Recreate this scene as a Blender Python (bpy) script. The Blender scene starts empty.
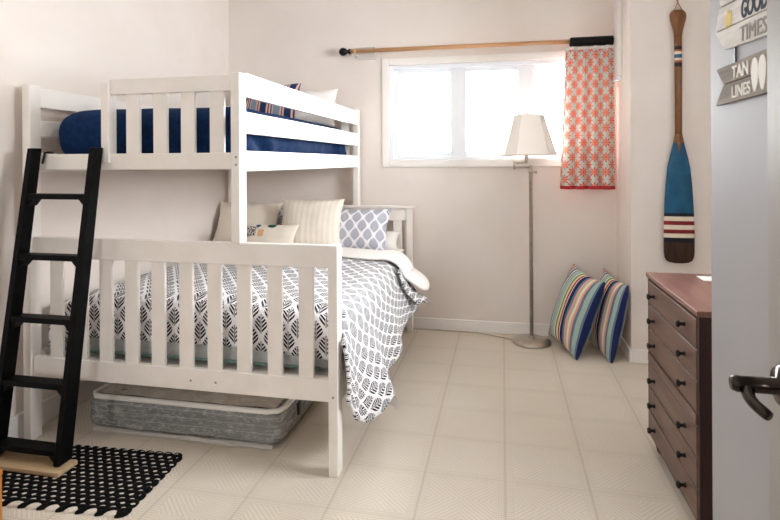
import bpy, bmesh, math, random
from math import sin, cos, pi, radians
from mathutils import Vector, Matrix, noise

random.seed(7)
S = bpy.context.scene
C = S.collection

# ------------------------------------------------------------------ camera
cam = bpy.data.cameras.new('camera')
camo = bpy.data.objects.new('camera', cam); C.objects.link(camo)
cam.sensor_fit = 'HORIZONTAL'; cam.sensor_width = 36.0
cam.lens = 36.0 * 540.0 / 780.0
cam.shift_y = -(260.0 - 162.2) / 780.0
cam.clip_start = 0.02
camo.location = (0, 0, 1.3)
camo.rotation_euler = (Matrix.Rotation(radians(11.75), 4, 'Z') @ Matrix.Rotation(radians(90), 4, 'X')
                       @ Matrix.Rotation(radians(-0.28), 4, 'Z')).to_euler()
cam.dof.use_dof = True
cam.dof.focus_distance = 2.6
cam.dof.aperture_fstop = 9.0
S.camera = camo

# ------------------------------------------------------------------ sky, daylight, exposure
W = bpy.data.worlds.new('sky'); S.world = W; W.use_nodes = True
bgn = W.node_tree.nodes['Background']
bgn.inputs[0].default_value = (0.93, 0.97, 1.0, 1); bgn.inputs[1].default_value = 7.0
S.view_settings.view_transform = 'Standard'; S.view_settings.look = 'None'
S.view_settings.gamma = 1.0; S.view_settings.use_curve_mapping = False
S.view_settings.exposure = 2.46
try:
    S.cycles.max_bounces = 14; S.cycles.diffuse_bounces = 8
    S.cycles.sample_clamp_indirect = 6.0
except Exception:
    pass

def portal(name, loc, rot, sx, sy):
    l = bpy.data.lights.new(name, 'AREA'); l.shape = 'RECTANGLE'; l.size = sx; l.size_y = sy
    l.cycles.is_portal = True
    o = bpy.data.objects.new(name, l); C.objects.link(o); o.location = loc; o.rotation_euler = rot
    return o
# room extents
XL, XR, YB, YN, ZC = -2.252, 1.55, 4.18, -2.6, 2.75
RETX, PADY = 0.81, 3.73
BW = (-0.872, 0.72, 1.317, 2.061)        # back window opening  x0 x1 z0 z1
RW = (1.75, 2.85, 1.28, 2.33)             # added unseen right window opening y0 y1 z0 z1
portal('daylight_portal', ((BW[0]+BW[1])/2, YB+.16, (BW[2]+BW[3])/2), (radians(-90), 0, 0), BW[1]-BW[0], BW[3]-BW[2])
portal('daylight_portal', (XR+.16, (RW[0]+RW[1])/2, (RW[2]+RW[3])/2), (0, radians(90), 0), RW[3]-RW[2], RW[1]-RW[0])

NW = (-1.6, -.9, 1.45, 2.25)                # added unseen window opening in the near wall, behind the viewpoint
portal('daylight_portal', ((NW[0]+NW[1])/2, YN-.16, (NW[2]+NW[3])/2), (radians(90), 0, 0), NW[1]-NW[0], NW[3]-NW[2])

# ------------------------------------------------------------------ material helpers
def lin(c):
    return tuple(((x/255.0)/12.92 if x/255.0 <= 0.04045 else ((x/255.0+0.055)/1.055)**2.4) for x in c) + (1.0,)

class V:
    """wraps a socket so node maths reads as arithmetic"""
    def __init__(s, nt, k): s.nt, s.k = nt, k
    def _op(s, op, *a):
        n = s.nt.nodes.new('ShaderNodeMath'); n.operation = op
        for i, x in enumerate((s,)+a):
            if isinstance(x, V): s.nt.links.new(x.k, n.inputs[i])
            else: n.inputs[i].default_value = float(x)
        return V(s.nt, n.outputs[0])
    def __add__(s, o): return s._op('ADD', o)
    def __sub__(s, o): return s._op('SUBTRACT', o)
    def __mul__(s, o): return s._op('MULTIPLY', o)
    def __truediv__(s, o): return s._op('DIVIDE', o)
    def gt(s, o): return s._op('GREATER_THAN', o)
    def lt(s, o): return s._op('LESS_THAN', o)
    def abs(s): return s._op('ABSOLUTE')
    def frac(s): return s._op('FRACT')
    def floor(s): return s._op('FLOOR')
    def sin(s): return s._op('SINE')
    def cos(s): return s._op('COSINE')
    def pow(s, o): return s._op('POWER', o)
    def mn(s, o): return s._op('MINIMUM', o)
    def mx(s, o): return s._op('MAXIMUM', o)
    def atan2(s, o): return s._op('ARCTAN2', o)
    def sqrt(s): return s._op('SQRT')
    def inv(s): return (s*-1.0)+1.0
    def smooth(s, a, b):
        n = s.nt.nodes.new('ShaderNodeMapRange'); n.interpolation_type = 'SMOOTHSTEP'
        s.nt.links.new(s.k, n.inputs[0]); n.inputs[1].default_value = a; n.inputs[2].default_value = b
        return V(s.nt, n.outputs[0])

class Mat:
    def __init__(s, name, col=(200, 200, 200), rough=0.6, metal=0.0, spec=0.4):
        s.m = bpy.data.materials.new(name); s.m.use_nodes = True
        s.nt = s.m.node_tree; s.b = s.nt.nodes['Principled BSDF']
        s.b.inputs['Base Color'].default_value = lin(col)
        s.b.inputs['Roughness'].default_value = rough; s.b.inputs['Metallic'].default_value = metal
        s.b.inputs['Specular IOR Level'].default_value = spec
    def coord(s, kind='Object'):
        n = s.nt.nodes.new('ShaderNodeTexCoord'); sx = s.nt.nodes.new('ShaderNodeSeparateXYZ')
        s.nt.links.new(n.outputs[kind], sx.inputs[0])
        return V(s.nt, sx.outputs[0]), V(s.nt, sx.outputs[1]), V(s.nt, sx.outputs[2])
    def noise(s, scale, detail=3, stretch=(1, 1, 1), kind='Object', rough=.5, dist=0):
        n = s.nt.nodes.new('ShaderNodeTexCoord'); mp = s.nt.nodes.new('ShaderNodeMapping')
        mp.inputs['Scale'].default_value = stretch
        t = s.nt.nodes.new('ShaderNodeTexNoise'); t.inputs['Scale'].default_value = scale
        t.inputs['Detail'].default_value = detail; t.inputs['Roughness'].default_value = rough
        t.inputs['Distortion'].default_value = dist
        s.nt.links.new(n.outputs[kind], mp.inputs[0]); s.nt.links.new(mp.outputs[0], t.inputs[0])
        return V(s.nt, t.outputs[0])
    def mix(s, fac, a, b):
        n = s.nt.nodes.new('ShaderNodeMix'); n.data_type = 'RGBA'
        def put(x, sock):
            if isinstance(x, tuple): sock.default_value = lin(x)
            else: s.nt.links.new(x, sock)
        if isinstance(fac, V): s.nt.links.new(fac.k, n.inputs[0])
        else: n.inputs[0].default_value = fac
        put(a, n.inputs[6]); put(b, n.inputs[7])
        return n.outputs[2]
    def ramp(s, fac, stops, const=True):
        n = s.nt.nodes.new('ShaderNodeValToRGB'); r = n.color_ramp
        r.interpolation = 'CONSTANT' if const else 'LINEAR'
        while len(r.elements) < len(stops): r.elements.new(0.5)
        for e, (p, c) in zip(r.elements, stops): e.position = p; e.color = lin(c)
        s.nt.links.new(fac.k, n.inputs[0]); return n.outputs[0]
    def base(s, k): s.nt.links.new(k, s.b.inputs['Base Color']); return s
    def bump(s, h, strength=.3, dist=.01):
        n = s.nt.nodes.new('ShaderNodeBump'); n.inputs['Strength'].default_value = strength
        n.inputs['Distance'].default_value = dist
        s.nt.links.new(h.k, n.inputs['Height']); s.nt.links.new(n.outputs[0], s.b.inputs['Normal']); return s
    def set(s, **k):
        for a, v in k.items(): s.b.inputs[a.replace('_', ' ')].default_value = v
        return s

def mottled(name, c1, c2, scale=6, rough=.6, bump=0, bscale=60, spec=.4, **kw):
    M = Mat(name, c1, rough, spec=spec)
    M.base(M.mix(M.noise(scale, 4).smooth(.35, .65), c1, c2))
    if bump: M.bump(M.noise(bscale, 3), bump, .004)
    return M.m

M = {}
M['wall'] = mottled('wall_paint', (233, 224, 217), (230, 220, 212), 3, .75, .08, 90, .25)
M['ceiling'] = mottled('ceiling_paint', (238, 235, 230), (235, 232, 226), 3, .8)
M['trim'] = mottled('trim_paint', (240, 236, 232), (236, 232, 227), 4, .45)
M['winframe'] = mottled('window_vinyl', (236, 239, 243), (233, 236, 241), 4, .35)
M['bed'] = mottled('white_bed_paint', (242, 236, 230), (238, 232, 225), 9, .42, .05, 40)
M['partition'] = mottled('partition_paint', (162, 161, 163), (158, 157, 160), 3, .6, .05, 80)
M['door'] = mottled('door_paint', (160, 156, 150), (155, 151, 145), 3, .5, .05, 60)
M['black'] = mottled('black_ladder_paint', (8, 8, 9), (11, 11, 12), 14, .5, .1, 60, .1)
M['black_satin'] = mottled('black_plastic', (7, 7, 7), (10, 10, 10), 20, .4, spec=.25)
M['knob'] = mottled('dark_knob', (13, 9, 8), (18, 14, 12), 20, .3, spec=.3)
M['handle'] = Mat('dark_nickel', (58, 52, 48), .22, 1.0).m
M['nickel'] = mottled('brushed_nickel', (206, 199, 188), (194, 187, 177), 30, .34)
M['nickel'].node_tree.nodes['Principled BSDF'].inputs['Metallic'].default_value = 1.0
M['screw'] = Mat('screw_metal', (170, 160, 152), .4, .6).m
M['rope'] = mottled('jute_rope', (178, 150, 112), (140, 112, 80), 60, .9)
M['paper'] = mottled('paper', (245, 244, 240), (240, 239, 236), 10, .8)
M['cable'] = mottled('cable_plastic', (190, 178, 160), (180, 168, 150), 10, .5)
M['rawwood'] = None

def wood(name, c1, c2, axis, scale=5, rough=.5, contrast=(.3, .7), spec=.4):
    m = Mat(name, c1, rough, spec=spec)
    st = [9, 9, 9]; st[axis] = .8
    n = m.noise(scale, 6, tuple(st), rough=.6, dist=.6)
    m.base(m.mix(n.smooth(*contrast), c1, c2)); m.bump(n, .08, .003)
    return m.m
M['dresser'] = wood('mahogany', (112, 83, 71), (88, 63, 53), 1, 3, .36)
M['dresser_lit_top'] = wood('mahogany_lit_top', (138, 98, 86), (114, 76, 65), 1, 3, .28)  # same mahogany made paler: light on the top put into the colour
M['dresser_shaded'] = wood('mahogany_shaded', (52, 26, 19), (36, 17, 12), 2, 3, .45)  # same mahogany darkened: shade of sides and drawer gaps put into the colour
M['rod'] = wood('rod_wood', (206, 162, 120), (190, 142, 100), 0, 5, .5)
M['rawwood'] = wood('raw_pine', (205, 180, 145), (190, 160, 120), 0, 6, .7)
M['orangewood'] = wood('orange_pine', (196, 132, 62), (176, 110, 48), 2, 6, .5)
M['oar_wood'] = wood('oar_wood', (142, 96, 56), (98, 60, 30), 2, 7, .4)
M['oar_dark'] = wood('oar_dark_wood', (70, 46, 30), (44, 27, 17), 2, 8, .42)
for k, a, b in (('oar_blue', (14, 88, 124), (9, 74, 110)), ('oar_navy', (16, 24, 38), (12, 18, 32)), ('oar_cream', (234, 222, 204), (226, 212, 192)),
                ('oar_red', (134, 28, 30), (118, 22, 26)), ('oar_black', (12, 11, 12), (18, 16, 17)), ('oar_orange', (190, 104, 56), (176, 92, 48))):
    M[k] = mottled(k+'_paint', a, b, 12, .4, .06, 40)
M['sign_white'] = wood('whitewashed_board', (222, 219, 214), (198, 193, 186), 1, 6, .8)
M['sign_grey'] = wood('weathered_board', (150, 140, 128), (116, 106, 96), 1, 6, .8)
M['ink_navy'] = Mat('ink_navy', (48, 56, 70), .8).m
M['ink_grey'] = Mat('ink_grey', (150, 146, 142), .8).m
M['ink_white'] = Mat('ink_white', (236, 234, 228), .8).m
M['ink_yellow'] = Mat('ink_yellow', (216, 190, 110), .8).m

# glass: thin pane that lets daylight through with a little reflection
g = bpy.data.materials.new('window_glass'); g.use_nodes = True; nt = g.node_tree; nt.nodes.clear()
o_ = nt.nodes.new('ShaderNodeOutputMaterial'); t_ = nt.nodes.new('ShaderNodeBsdfTransparent'); gl = nt.nodes.new('ShaderNodeBsdfGlossy')
gl.inputs['Roughness'].default_value = .02; fr = nt.nodes.new('ShaderNodeFresnel'); mx = nt.nodes.new('ShaderNodeMixShader')
nt.links.new(fr.outputs[0], mx.inputs[0]); nt.links.new(t_.outputs[0], mx.inputs[1]); nt.links.new(gl.outputs[0], mx.inputs[2]); nt.links.new(mx.outputs[0], o_.inputs[0])
M['glass'] = g
# clear plastic
cp = Mat('clear_plastic', (235, 232, 228), .15); cp.set(Alpha=.45); M['clear'] = cp.m
tg = Mat('tag_film', (235, 235, 240), .3); tg.set(Alpha=.6); M['tagfilm'] = tg.m

# carpet
m = Mat('loop_carpet', (214, 204, 188), .95, spec=.1)
x, y, z = m.coord('Object')
px_ = x/.328 + 50.0 - .015; py_ = y/.306 + 50.0 - .34
fx, fy = px_.frac(), py_.frac()
ex = (fx-.5).abs(); ey = (fy-.5).abs()
seam = ex.gt(.482).mx(ey.gt(.485))
band = ex.gt(.40).mx(ey.gt(.40))
rows = ((y*2*pi/.0125).sin()*.5+.5) * ((x*2*pi/.009).sin()*.25+.75)
chk = (fx*2.0).floor() + (fy*2.0).floor()
sgn = ((chk*.5).frac()*4.0)-1.0
diag = (((x*sgn+y)*2*pi/.022).sin())*.5+.5
dots = ((x*2*pi/.012).sin()*(y*2*pi/.012).sin())*.5+.5
cell = ((diag*.45)+(dots*.55))
pat = (band*rows)+(band.inv()*cell)
c0 = m.mix(pat.smooth(.1, .9), (211, 200, 185), (226, 216, 202))
c1 = m.mix(ex.gt(.484)*.36+ey.gt(.487)*.15, c0, (180, 166, 148))
blot = m.noise(2.2, 4).smooth(.3, .75)
m.base(m.mix(blot*.10, c1, (190, 176, 156)))
m.bump(pat+(seam*-.6), .3, .005)
M['carpet'] = m.m

def leaf_print(name, ink, ground, a=.086, b=.124, sheen=.0):
    m = Mat(name, ground, .8, spec=.2)
    u, v, _ = m.coord('UV')
    p, q = u/a+40.0, v/b+40.0
    def lat(off):
        dp = (p+off).frac()-.5; dq = (q+off).frac()-.5
        return dp, dq, dp.abs()+dq.abs()
    A = lat(0.0); B = lat(.5)
    selB = B[2].lt(A[2]); 
    dp = A[0]*selB.inv()+B[0]*selB; dq = A[1]*selB.inv()+B[1]*selB
    ap = dp.abs()
    sh = ((ap*2.0).pow(1.35)+((dq.abs()*2.0).pow(1.45))).lt(.63)
    veins = (((dq-ap*.75)*6.5*2*pi+1.0).sin()).gt(-.42)
    rib = ap.lt(.022)
    gap = (ap.lt(.045)*ap.gt(.022)).inv()
    ink_f = sh*(veins*gap).mx(rib)
    m.base(m.mix(ink_f, ground, ink)); m.bump(m.noise(180, 2), .15, .002)
    m.set(Sheen_Weight=sheen, Sheen_Roughness=.5)
    return m.m
M['leaf'] = leaf_print('leaf_print_cotton', (24, 25, 34), (236, 234, 236), sheen=.15)
M['leaf_sham'] = leaf_print('leaf_print_sham', (112, 118, 142), (240, 238, 241), .10, .135)

def fabric(name, c1, c2, scale=120, bump=.3, rough=.9):
    m = Mat(name, c1, rough, spec=.15); n = m.noise(scale, 3)
    m.base(m.mix(n.smooth(.35, .65), c1, c2)); m.bump(n+m.noise(14, 3)*2.0, bump, .004); return m.m
M['lining'] = fabric('white_cotton', (244, 240, 236), (240, 236, 231))
M['cream'] = fabric('cream_linen', (240, 231, 219), (232, 222, 209))
M['sheet'] = fabric('white_sheet', (240, 236, 230), (235, 231, 225))
M['navy'] = fabric('navy_quilt', (13, 45, 86), (9, 36, 72), 40, .5, .85)
M['blueq'] = M['navy']
M['shade'] = fabric('lampshade_linen', (238, 230, 218), (234, 225, 212), 200, .1)
M['mattress_grey'] = fabric('mattress_ticking', (196, 200, 200), (186, 191, 191), 60)
M['greyfab'] = fabric('grey_cotton', (170, 165, 160), (158, 154, 150))
sh = Mat('shade_thin', (246, 239, 230), .9)
# lampshade lets a little light pass
nt = sh.nt; tl = nt.nodes.new('ShaderNodeBsdfTranslucent'); tl.inputs[0].default_value = lin((240, 232, 218)); mxs = nt.nodes.new('ShaderNodeMixShader'); mxs.inputs[0].default_value = .06
nt.links.new(sh.b.outputs[0], mxs.inputs[1]); nt.links.new(tl.outputs[0], mxs.inputs[2]); nt.links.new(mxs.outputs[0], nt.nodes['Material Output'].inputs[0]); M['shade'] = sh.m

# cream pillow with fine ribs
m = Mat('ribbed_cotton', (232, 221, 206), .9, spec=.15); u, v, _ = m.coord('UV')
rib = (u*2*pi/.042).sin()*.5+.5
m.base(m.mix(rib.smooth(.2, .9), (233, 223, 209), (240, 231, 219))); m.bump(rib+m.noise(40, 3), .2, .004); M['ribbed'] = m.m
# embroidered pillow
m = Mat('embroidered_cotton', (232, 222, 208), .9, spec=.15); u, v, _ = m.coord('UV')
spots = m.noise(95, 2, kind='UV').gt(.5); box = u.gt(.03)*u.lt(.135)*v.gt(.13)*v.lt(.215)
c0 = m.mix(spots*box, (232, 222, 208), (28, 30, 58))
orange = u.gt(.155)*u.lt(.20)*v.gt(.13)*v.lt(.185)
c1 = m.mix(orange, c0, (226, 176, 130))
r = (((u-.245)*.6)*((u-.245)*.6)+(v-.222)*(v-.222)).sqrt(); wob = m.noise(60, 2, kind='UV')*.03
g1 = (r+wob).lt(.034); c2 = m.mix(g1, c1, (34, 92, 74))
blue = ((u-.14).abs()+(v-.225).abs()).lt(.022); c3 = m.mix(blue, c2, (60, 90, 120))
m.base(c3); M['embroid'] = m.m
# striped fabrics (along U)
def stripes(name, cols, period=None):
    m = Mat(name, (200, 200, 200), .85, spec=.15); u, v, _ = m.coord('UV')
    tot = sum(w for w, c in cols); p = 0; st = []
    for w, c in cols: st.append((p/tot, c)); p += w
    f = (u/period).frac() if period else u
    m.base(m.ramp(f, st)); m.bump(m.noise(160, 2)+m.noise(16, 2)*2.0, .3, .003); return m.m
mint, navy, red, green, peach, cream, lav, grey = (164, 190, 180), (36, 48, 92), (164, 46, 52), (118, 150, 86), (232, 170, 140), (236, 226, 206), (150, 140, 172), (110, 122, 150)
M['cush'] = stripes('cabana_stripe', [(.05, (70, 90, 88)), (.05, peach), (.02, red), (.06, mint), (.03, navy), (.03, cream), (.03, lav), (.10, mint), (.02, cream), (.05, green), (.03, cream), (.015, peach), (.03, red), (.02, cream), (.065, navy),
     (.045, grey), (.04, peach), (.03, mint), (.04, cream), (.035, peach), (.04, grey), (.06, mint), (.02, grey), (.03, navy)])
M['bunkstripe'] = stripes('navy_pink_stripe', [(.2, (38, 52, 92)), (.05, (222, 180, 160)), (.04, (60, 60, 96)), (.05, (222, 180, 160)), (.05, (90, 90, 120)), (.03, (222, 180, 160)), (.22, (130, 146, 166)), (.05, (222, 180, 160)), (.04, (90, 80, 100)), (.05, (222, 180, 160))], .21)
# curtain print: coral daisies
m = Mat('daisy_print', (222, 224, 216), .85, spec=.15); u, v, _ = m.coord('UV')
a = .108
p, q = u/a+20.0, v/(a*1.0)+20.0
def flower(off):
    dx = (p+off).frac()-.5; dy = (q+off).frac()-.5
    r = ((dx*dx)+(dy*dy)).sqrt(); th = dy.atan2(dx)
    pet = r.lt((((th*4.0).cos().abs())*.28)+.06)
    return pet, r
f1, r1 = flower(0.0); f2, r2 = flower(.5)
pet = f1.mx(f2); rr = r1.mn(r2)
c0 = m.mix(m.noise(130, 2, kind='UV').gt(.56), (206, 216, 208), (238, 234, 224))
c1 = m.mix(pet, c0, (238, 116, 100))
c2 = m.mix(rr.lt(.10), c1, (244, 190, 140)); c3 = m.mix(rr.lt(.06), c2, (216, 70, 64))
m.base(c3)
nt = m.nt; tl = nt.nodes.new('ShaderNodeBsdfTranslucent'); nt.links.new(c3, tl.inputs[0]); ms = nt.nodes.new('ShaderNodeMixShader'); ms.inputs[0].default_value = .12
nt.links.new(m.b.outputs[0], ms.inputs[1]); nt.links.new(tl.outputs[0], ms.inputs[2]); nt.links.new(ms.outputs[0], nt.nodes['Material Output'].inputs[0])
M['daisy'] = m.m
M['redtrim'] = fabric('red_ruffle', (206, 70, 74), (186, 56, 62))
# plastic wrapped mattress
m = Mat('wrapped_mattress', (160, 160, 159), .22, spec=.6); x, y, z = m.coord('Object')
line = ((z/.034).frac()-.5).abs().gt(.46)
cr = m.noise(22, 5, (1, 1, 2.5), rough=.7, dist=1.2)
c0 = m.mix(cr.smooth(.45, .68), (128, 129, 129), (176, 176, 174))
m.base(m.mix(line*.5, c0, (196, 196, 192))); m.bump(cr, .5, .012); M['wrap'] = m.m
m = Mat('wrapped_mattress_top', (226, 218, 208), .25, spec=.6); cr = m.noise(14, 5, rough=.6, dist=1.0)
m.base(m.mix(cr.smooth(.4, .7), (214, 205, 194), (236, 229, 221))); m.bump(cr, .5, .012); M['wraptop'] = m.m
# rug cords
M['rug_black'] = fabric('black_cotton_cord', (8, 8, 9), (13, 12, 13), 200, .4)
M['rug_white'] = fabric('white_cotton_cord', (222, 212, 200), (206, 194, 180), 200, .4)

# ------------------------------------------------------------------ geometry helpers
def world(p):
    return world(p.parent) @ p.matrix_parent_inverse @ p.matrix_basis if p.parent else p.matrix_basis.copy()
def obj(name, bm, mat, parent=None, bevel=0, seg=2, smooth=False, subsurf=0, solid=0, angle=40):
    me = bpy.data.meshes.new(name); bmesh.ops.recalc_face_normals(bm, faces=bm.faces); bm.to_mesh(me); bm.free()
    o = bpy.data.objects.new(name, me); C.objects.link(o)
    for mm in (mat if isinstance(mat, (list, tuple)) else [mat]): me.materials.append(mm)
    if smooth:
        for p in me.polygons: p.use_smooth = True
    if solid:
        md = o.modifiers.new('solid', 'SOLIDIFY'); md.thickness = solid; md.offset = -1
    if bevel:
        md = o.modifiers.new('bevel', 'BEVEL'); md.width = bevel; md.segments = seg; md.limit_method = 'ANGLE'; md.angle_limit = radians(angle)
        for p in me.polygons: p.use_smooth = True
        md.harden_normals = True
    if subsurf:
        md = o.modifiers.new('sub', 'SUBSURF'); md.levels = subsurf; md.render_levels = subsurf
    if parent: 
        o.parent = parent
        o.matrix_parent_inverse = world(parent).inverted()
    return o
def tag(o, label, cat, group=None):
    o['label'] = label; o['category'] = cat
    if group: o['group'] = group
    return o
def thing(name, label, cat, loc=(0, 0, 0), group=None):
    o = bpy.data.objects.new(name, None); C.objects.link(o); o.location = loc; o.empty_display_size = .05
    o.matrix_basis = Matrix.Translation(loc)
    return tag(o, label, cat, group)
def struct(name, bm, mat, bevel=0, parent=None, **k):
    o = obj(name, bm, mat, parent, bevel, **k); o['kind'] = 'structure'; return o
def B(*boxes):
    bm = bmesh.new()
    for b in boxes: box(bm, *b)
    return bm
def box(bm, x0, x1, y0, y1, z0, z1, mi=0):
    v = [bm.verts.new((x, y, z)) for x in (x0, x1) for y in (y0, y1) for z in (z0, z1)]
    for f in ((0, 1, 3, 2), (4, 6, 7, 5), (0, 4, 5, 1), (2, 3, 7, 6), (0, 2, 6, 4), (1, 5, 7, 3)):
        bm.faces.new([v[i] for i in f]).material_index = mi
    return v
def frame_of(d):
    d = Vector(d).normalized(); up = Vector((0, 0, 1)) if abs(d.z) < .95 else Vector((1, 0, 0))
    a = d.cross(up).normalized(); return a, a.cross(d).normalized()
def tube(bm, pts, r, n=12, cap=True, mi=0):
    pts = [Vector(p) for p in pts]; rs = r if isinstance(r, (list, tuple)) else [r]*len(pts); rings = []
    pa = None
    for i, p in enumerate(pts):
        d = pts[min(i+1, len(pts)-1)]-pts[max(i-1, 0)]
        a, b = frame_of(d)
        if pa is not None:
            a = (pa-d.normalized()*pa.dot(d.normalized()))
            a = a.normalized() if a.length > 1e-6 else frame_of(d)[0]
            b = a.cross(d.normalized())
        pa = a
        rings.append([bm.verts.new(p+(a*cos(2*pi*k/n)+b*sin(2*pi*k/n))*rs[i]) for k in range(n)])
    for i in range(len(rings)-1):
        for k in range(n):
            bm.faces.new((rings[i][k], rings[i][(k+1) % n], rings[i+1][(k+1) % n], rings[i+1][k])).material_index = mi
    if cap:
        bm.faces.new(rings[0]).material_index = mi; bm.faces.new(rings[-1]).material_index = mi
    return bm
def T(pts, r, n=12): return tube(bmesh.new(), pts, r, n)
def lathe(prof, origin, axis=(0, 0, 1), n=28, mi=None):
    bm = bmesh.new(); o = Vector(origin); d = Vector(axis).normalized(); a, b = frame_of(d); rings = []
    for r, h in prof:
        rings.append([bm.verts.new(o+d*h+(a*cos(2*pi*k/n)+b*sin(2*pi*k/n))*max(r, 1e-4)) for k in range(n)])
    for i in range(len(rings)-1):
        for k in range(n):
            f = bm.faces.new((rings[i][k], rings[i][(k+1) % n], rings[i+1][(k+1) % n], rings[i+1][k]))
            if mi: f.material_index = mi[i]
    bm.faces.new(rings[0]); bm.faces.new(rings[-1])
    return bm
def prism(poly, d):
    """extrude polygon (list of 3-vectors) along vector d"""
    bm = bmesh.new(); d = Vector(d)
    a = [bm.verts.new(Vector(p)) for p in poly]; b = [bm.verts.new(Vector(p)+d) for p in poly]; n = len(poly)
    bm.faces.new(a); bm.faces.new(b)
    for i in range(n): bm.faces.new((a[i], a[(i+1) % n], b[(i+1) % n], b[i]))
    return bm
def grid(nu, nv, fn, uvf=None):
    bm = bmesh.new(); uvl = bm.loops.layers.uv.new('UVMap')
    vs = [[bm.verts.new(fn(i/nu, j/nv)) for j in range(nv+1)] for i in range(nu+1)]
    for i in range(nu):
        for j in range(nv):
            f = bm.faces.new((vs[i][j], vs[i+1][j], vs[i+1][j+1], vs[i][j+1]))
            for l, (a, b) in zip(f.loops, ((i, j), (i+1, j), (i+1, j+1), (i, j+1))):
                l[uvl].uv = uvf(a/nu, b/nv) if uvf else (a/nu, b/nv)
    return bm
def sm(a, b, x):
    t = max(0, min(1, (x-a)/(b-a))); return t*t*(3-2*t)
def nz(x, y, z=0, s=1): return noise.noise(Vector((x*s, y*s, z*s+3.7)))

def pillow_bm(c, ex, ey, w, h, t, uvscale=None, wr=.008, seed=0, n=26, pinch=.10, power=2.4):
    """stuffed pillow: ex / ey span its face; thickness along their cross product"""
    ex, ey = Vector(ex).normalized(), Vector(ey).normalized(); nn = ex.cross(ey).normalized(); ey = nn.cross(ex).normalized(); c = Vector(c)
    bm = bmesh.new(); uvl = bm.loops.layers.uv.new('UVMap'); sides = []
    def pt(u, v, s):
        x = u*w/2*(1-pinch*(1-v*v)*abs(u)); y = v*h/2*(1-pinch*(1-u*u)*abs(v))
        p = max(0, (1-abs(u)**power)*(1-abs(v)**power))**.55
        z = s*t/2*p
        if p > 0: z += s*wr*nz(u*2.2+seed, v*2.2, s)*min(1, p*2)
        return c+ex*x+ey*y+nn*z
    for s in (1, -1):
        g = {}
        for i in range(n+1):
            for j in range(n+1):
                if s == -1 and (i in (0, n) or j in (0, n)): g[i, j] = sides[0][i, j]
                else: g[i, j] = bm.verts.new(pt(2*i/n-1, 2*j/n-1, s))
        sides.append(g)
        for i in range(n):
            for j in range(n):
                k = [(i, j), (i+1, j), (i+1, j+1), (i, j+1)]
                f = bm.faces.new([g[q] for q in k])
                for l, q in zip(f.loops, k):
                    l[uvl].uv = (q[0]/n*w, q[1]/n*h) if uvscale is None else (q[0]/n, q[1]/n)
    return bm
def pillow(name, label, mat, c, ex, ey, w, h, t, cat='pillow', group=None, **k):
    bm = pillow_bm(c, ex, ey, w, h, t, **k)
    return tag(obj(name, bm, mat, smooth=True, subsurf=1), label, cat, group)
def rounded(x0, x1, y0, y1, z0, z1, r, cuts=14, nzamp=0, nzs=4):
    """soft box with rounded edges, subdivided, for mattresses and quilts"""
    bm = bmesh.new(); bmesh.ops.create_cube(bm, size=2); bmesh.ops.subdivide_edges(bm, edges=bm.edges, cuts=cuts, use_grid_fill=True)
    hx, hy, hz = (x1-x0)/2, (y1-y0)/2, (z1-z0)/2; c = Vector(((x0+x1)/2, (y0+y1)/2, (z0+z1)/2))
    for v in bm.verts:
        q = Vector((v.co.x*hx, v.co.y*hy, v.co.z*hz)); i = Vector((max(-hx+r, min(hx-r, q.x)), max(-hy+r, min(hy-r, q.y)), max(-hz+min(r, hz), min(hz-min(r, hz), q.z))))
        d = q-i
        if d.length > 1e-6: q = i+d.normalized()*min(r, max(abs(d.x), abs(d.y), abs(d.z)))
        v.co = c+q
        if nzamp: v.co += (q.normalized())*nzamp*noise.noise(v.co*nzs)
    return bm
def text(name, body, size, origin, ex, ey, mat, parent, extrude=.001, fit=None, bold=0):
    cu = bpy.data.curves.new(name, 'FONT'); cu.body = body; cu.size = size; cu.extrude = extrude; cu.offset = bold
    to = bpy.data.objects.new('t', cu); C.objects.link(to)
    bpy.context.view_layer.update(); dg = bpy.context.evaluated_depsgraph_get()
    me = bpy.data.meshes.new_from_object(to.evaluated_get(dg)); bpy.data.objects.remove(to)
    ex, ey = Vector(ex), Vector(ey); ez = ex.cross(ey); o = Vector(origin)
    mx = max(v.co.x for v in me.vertices); k = fit/mx if fit else 1
    for v in me.vertices: v.co = o+ex*v.co.x*k+ey*v.co.y+ez*v.co.z
    me.name = name; bm = bmesh.new(); bm.from_mesh(me); bpy.data.meshes.remove(me)
    return obj(name, bm, mat, parent)

# ------------------------------------------------------------------ room shell
struct('floor', B((XL-.2, XR+.2, YN-.2, YB+.2, -.1, 0)), M['carpet'])
struct('ceiling', B((XL-.2, XR+.2, YN-.2, YB+.2, ZC, ZC+.1)), M['ceiling'])
struct('wall_left', B((XL-.2, XL, YN-.2, YB+.2, 0, ZC)), M['wall'])
struct('wall_back', B((XL, BW[0], YB, YB+.2, 0, ZC), (BW[1], RETX+.2, YB, YB+.2, 0, ZC), (BW[0], BW[1], YB, YB+.2, 0, BW[2]), (BW[0], BW[1], YB, YB+.2, BW[3], ZC)), M['wall'])
struct('wall_alcove', B((RETX, XR+.2, PADY, YB, 0, ZC)), M['wall'], .004)
struct('wall_right', B((XR, XR+.2, YN-.2, RW[0], 0, ZC), (XR, XR+.2, RW[1], PADY, 0, ZC), (XR, XR+.2, RW[0], RW[1], 0, RW[2]), (XR, XR+.2, RW[0], RW[1], RW[3], ZC)), M['wall'])
struct('wall_near', B((XL, NW[0], YN-.2, YN, 0, ZC), (NW[1], XR, YN-.2, YN, 0, ZC), (NW[0], NW[1], YN-.2, YN, 0, NW[2]), (NW[0], NW[1], YN-.2, YN, NW[3], ZC)), M['wall'])
struct('wall_entry', B((.50, XR, YN, 1.458, 0, ZC)), M['partition'], .004)

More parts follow.
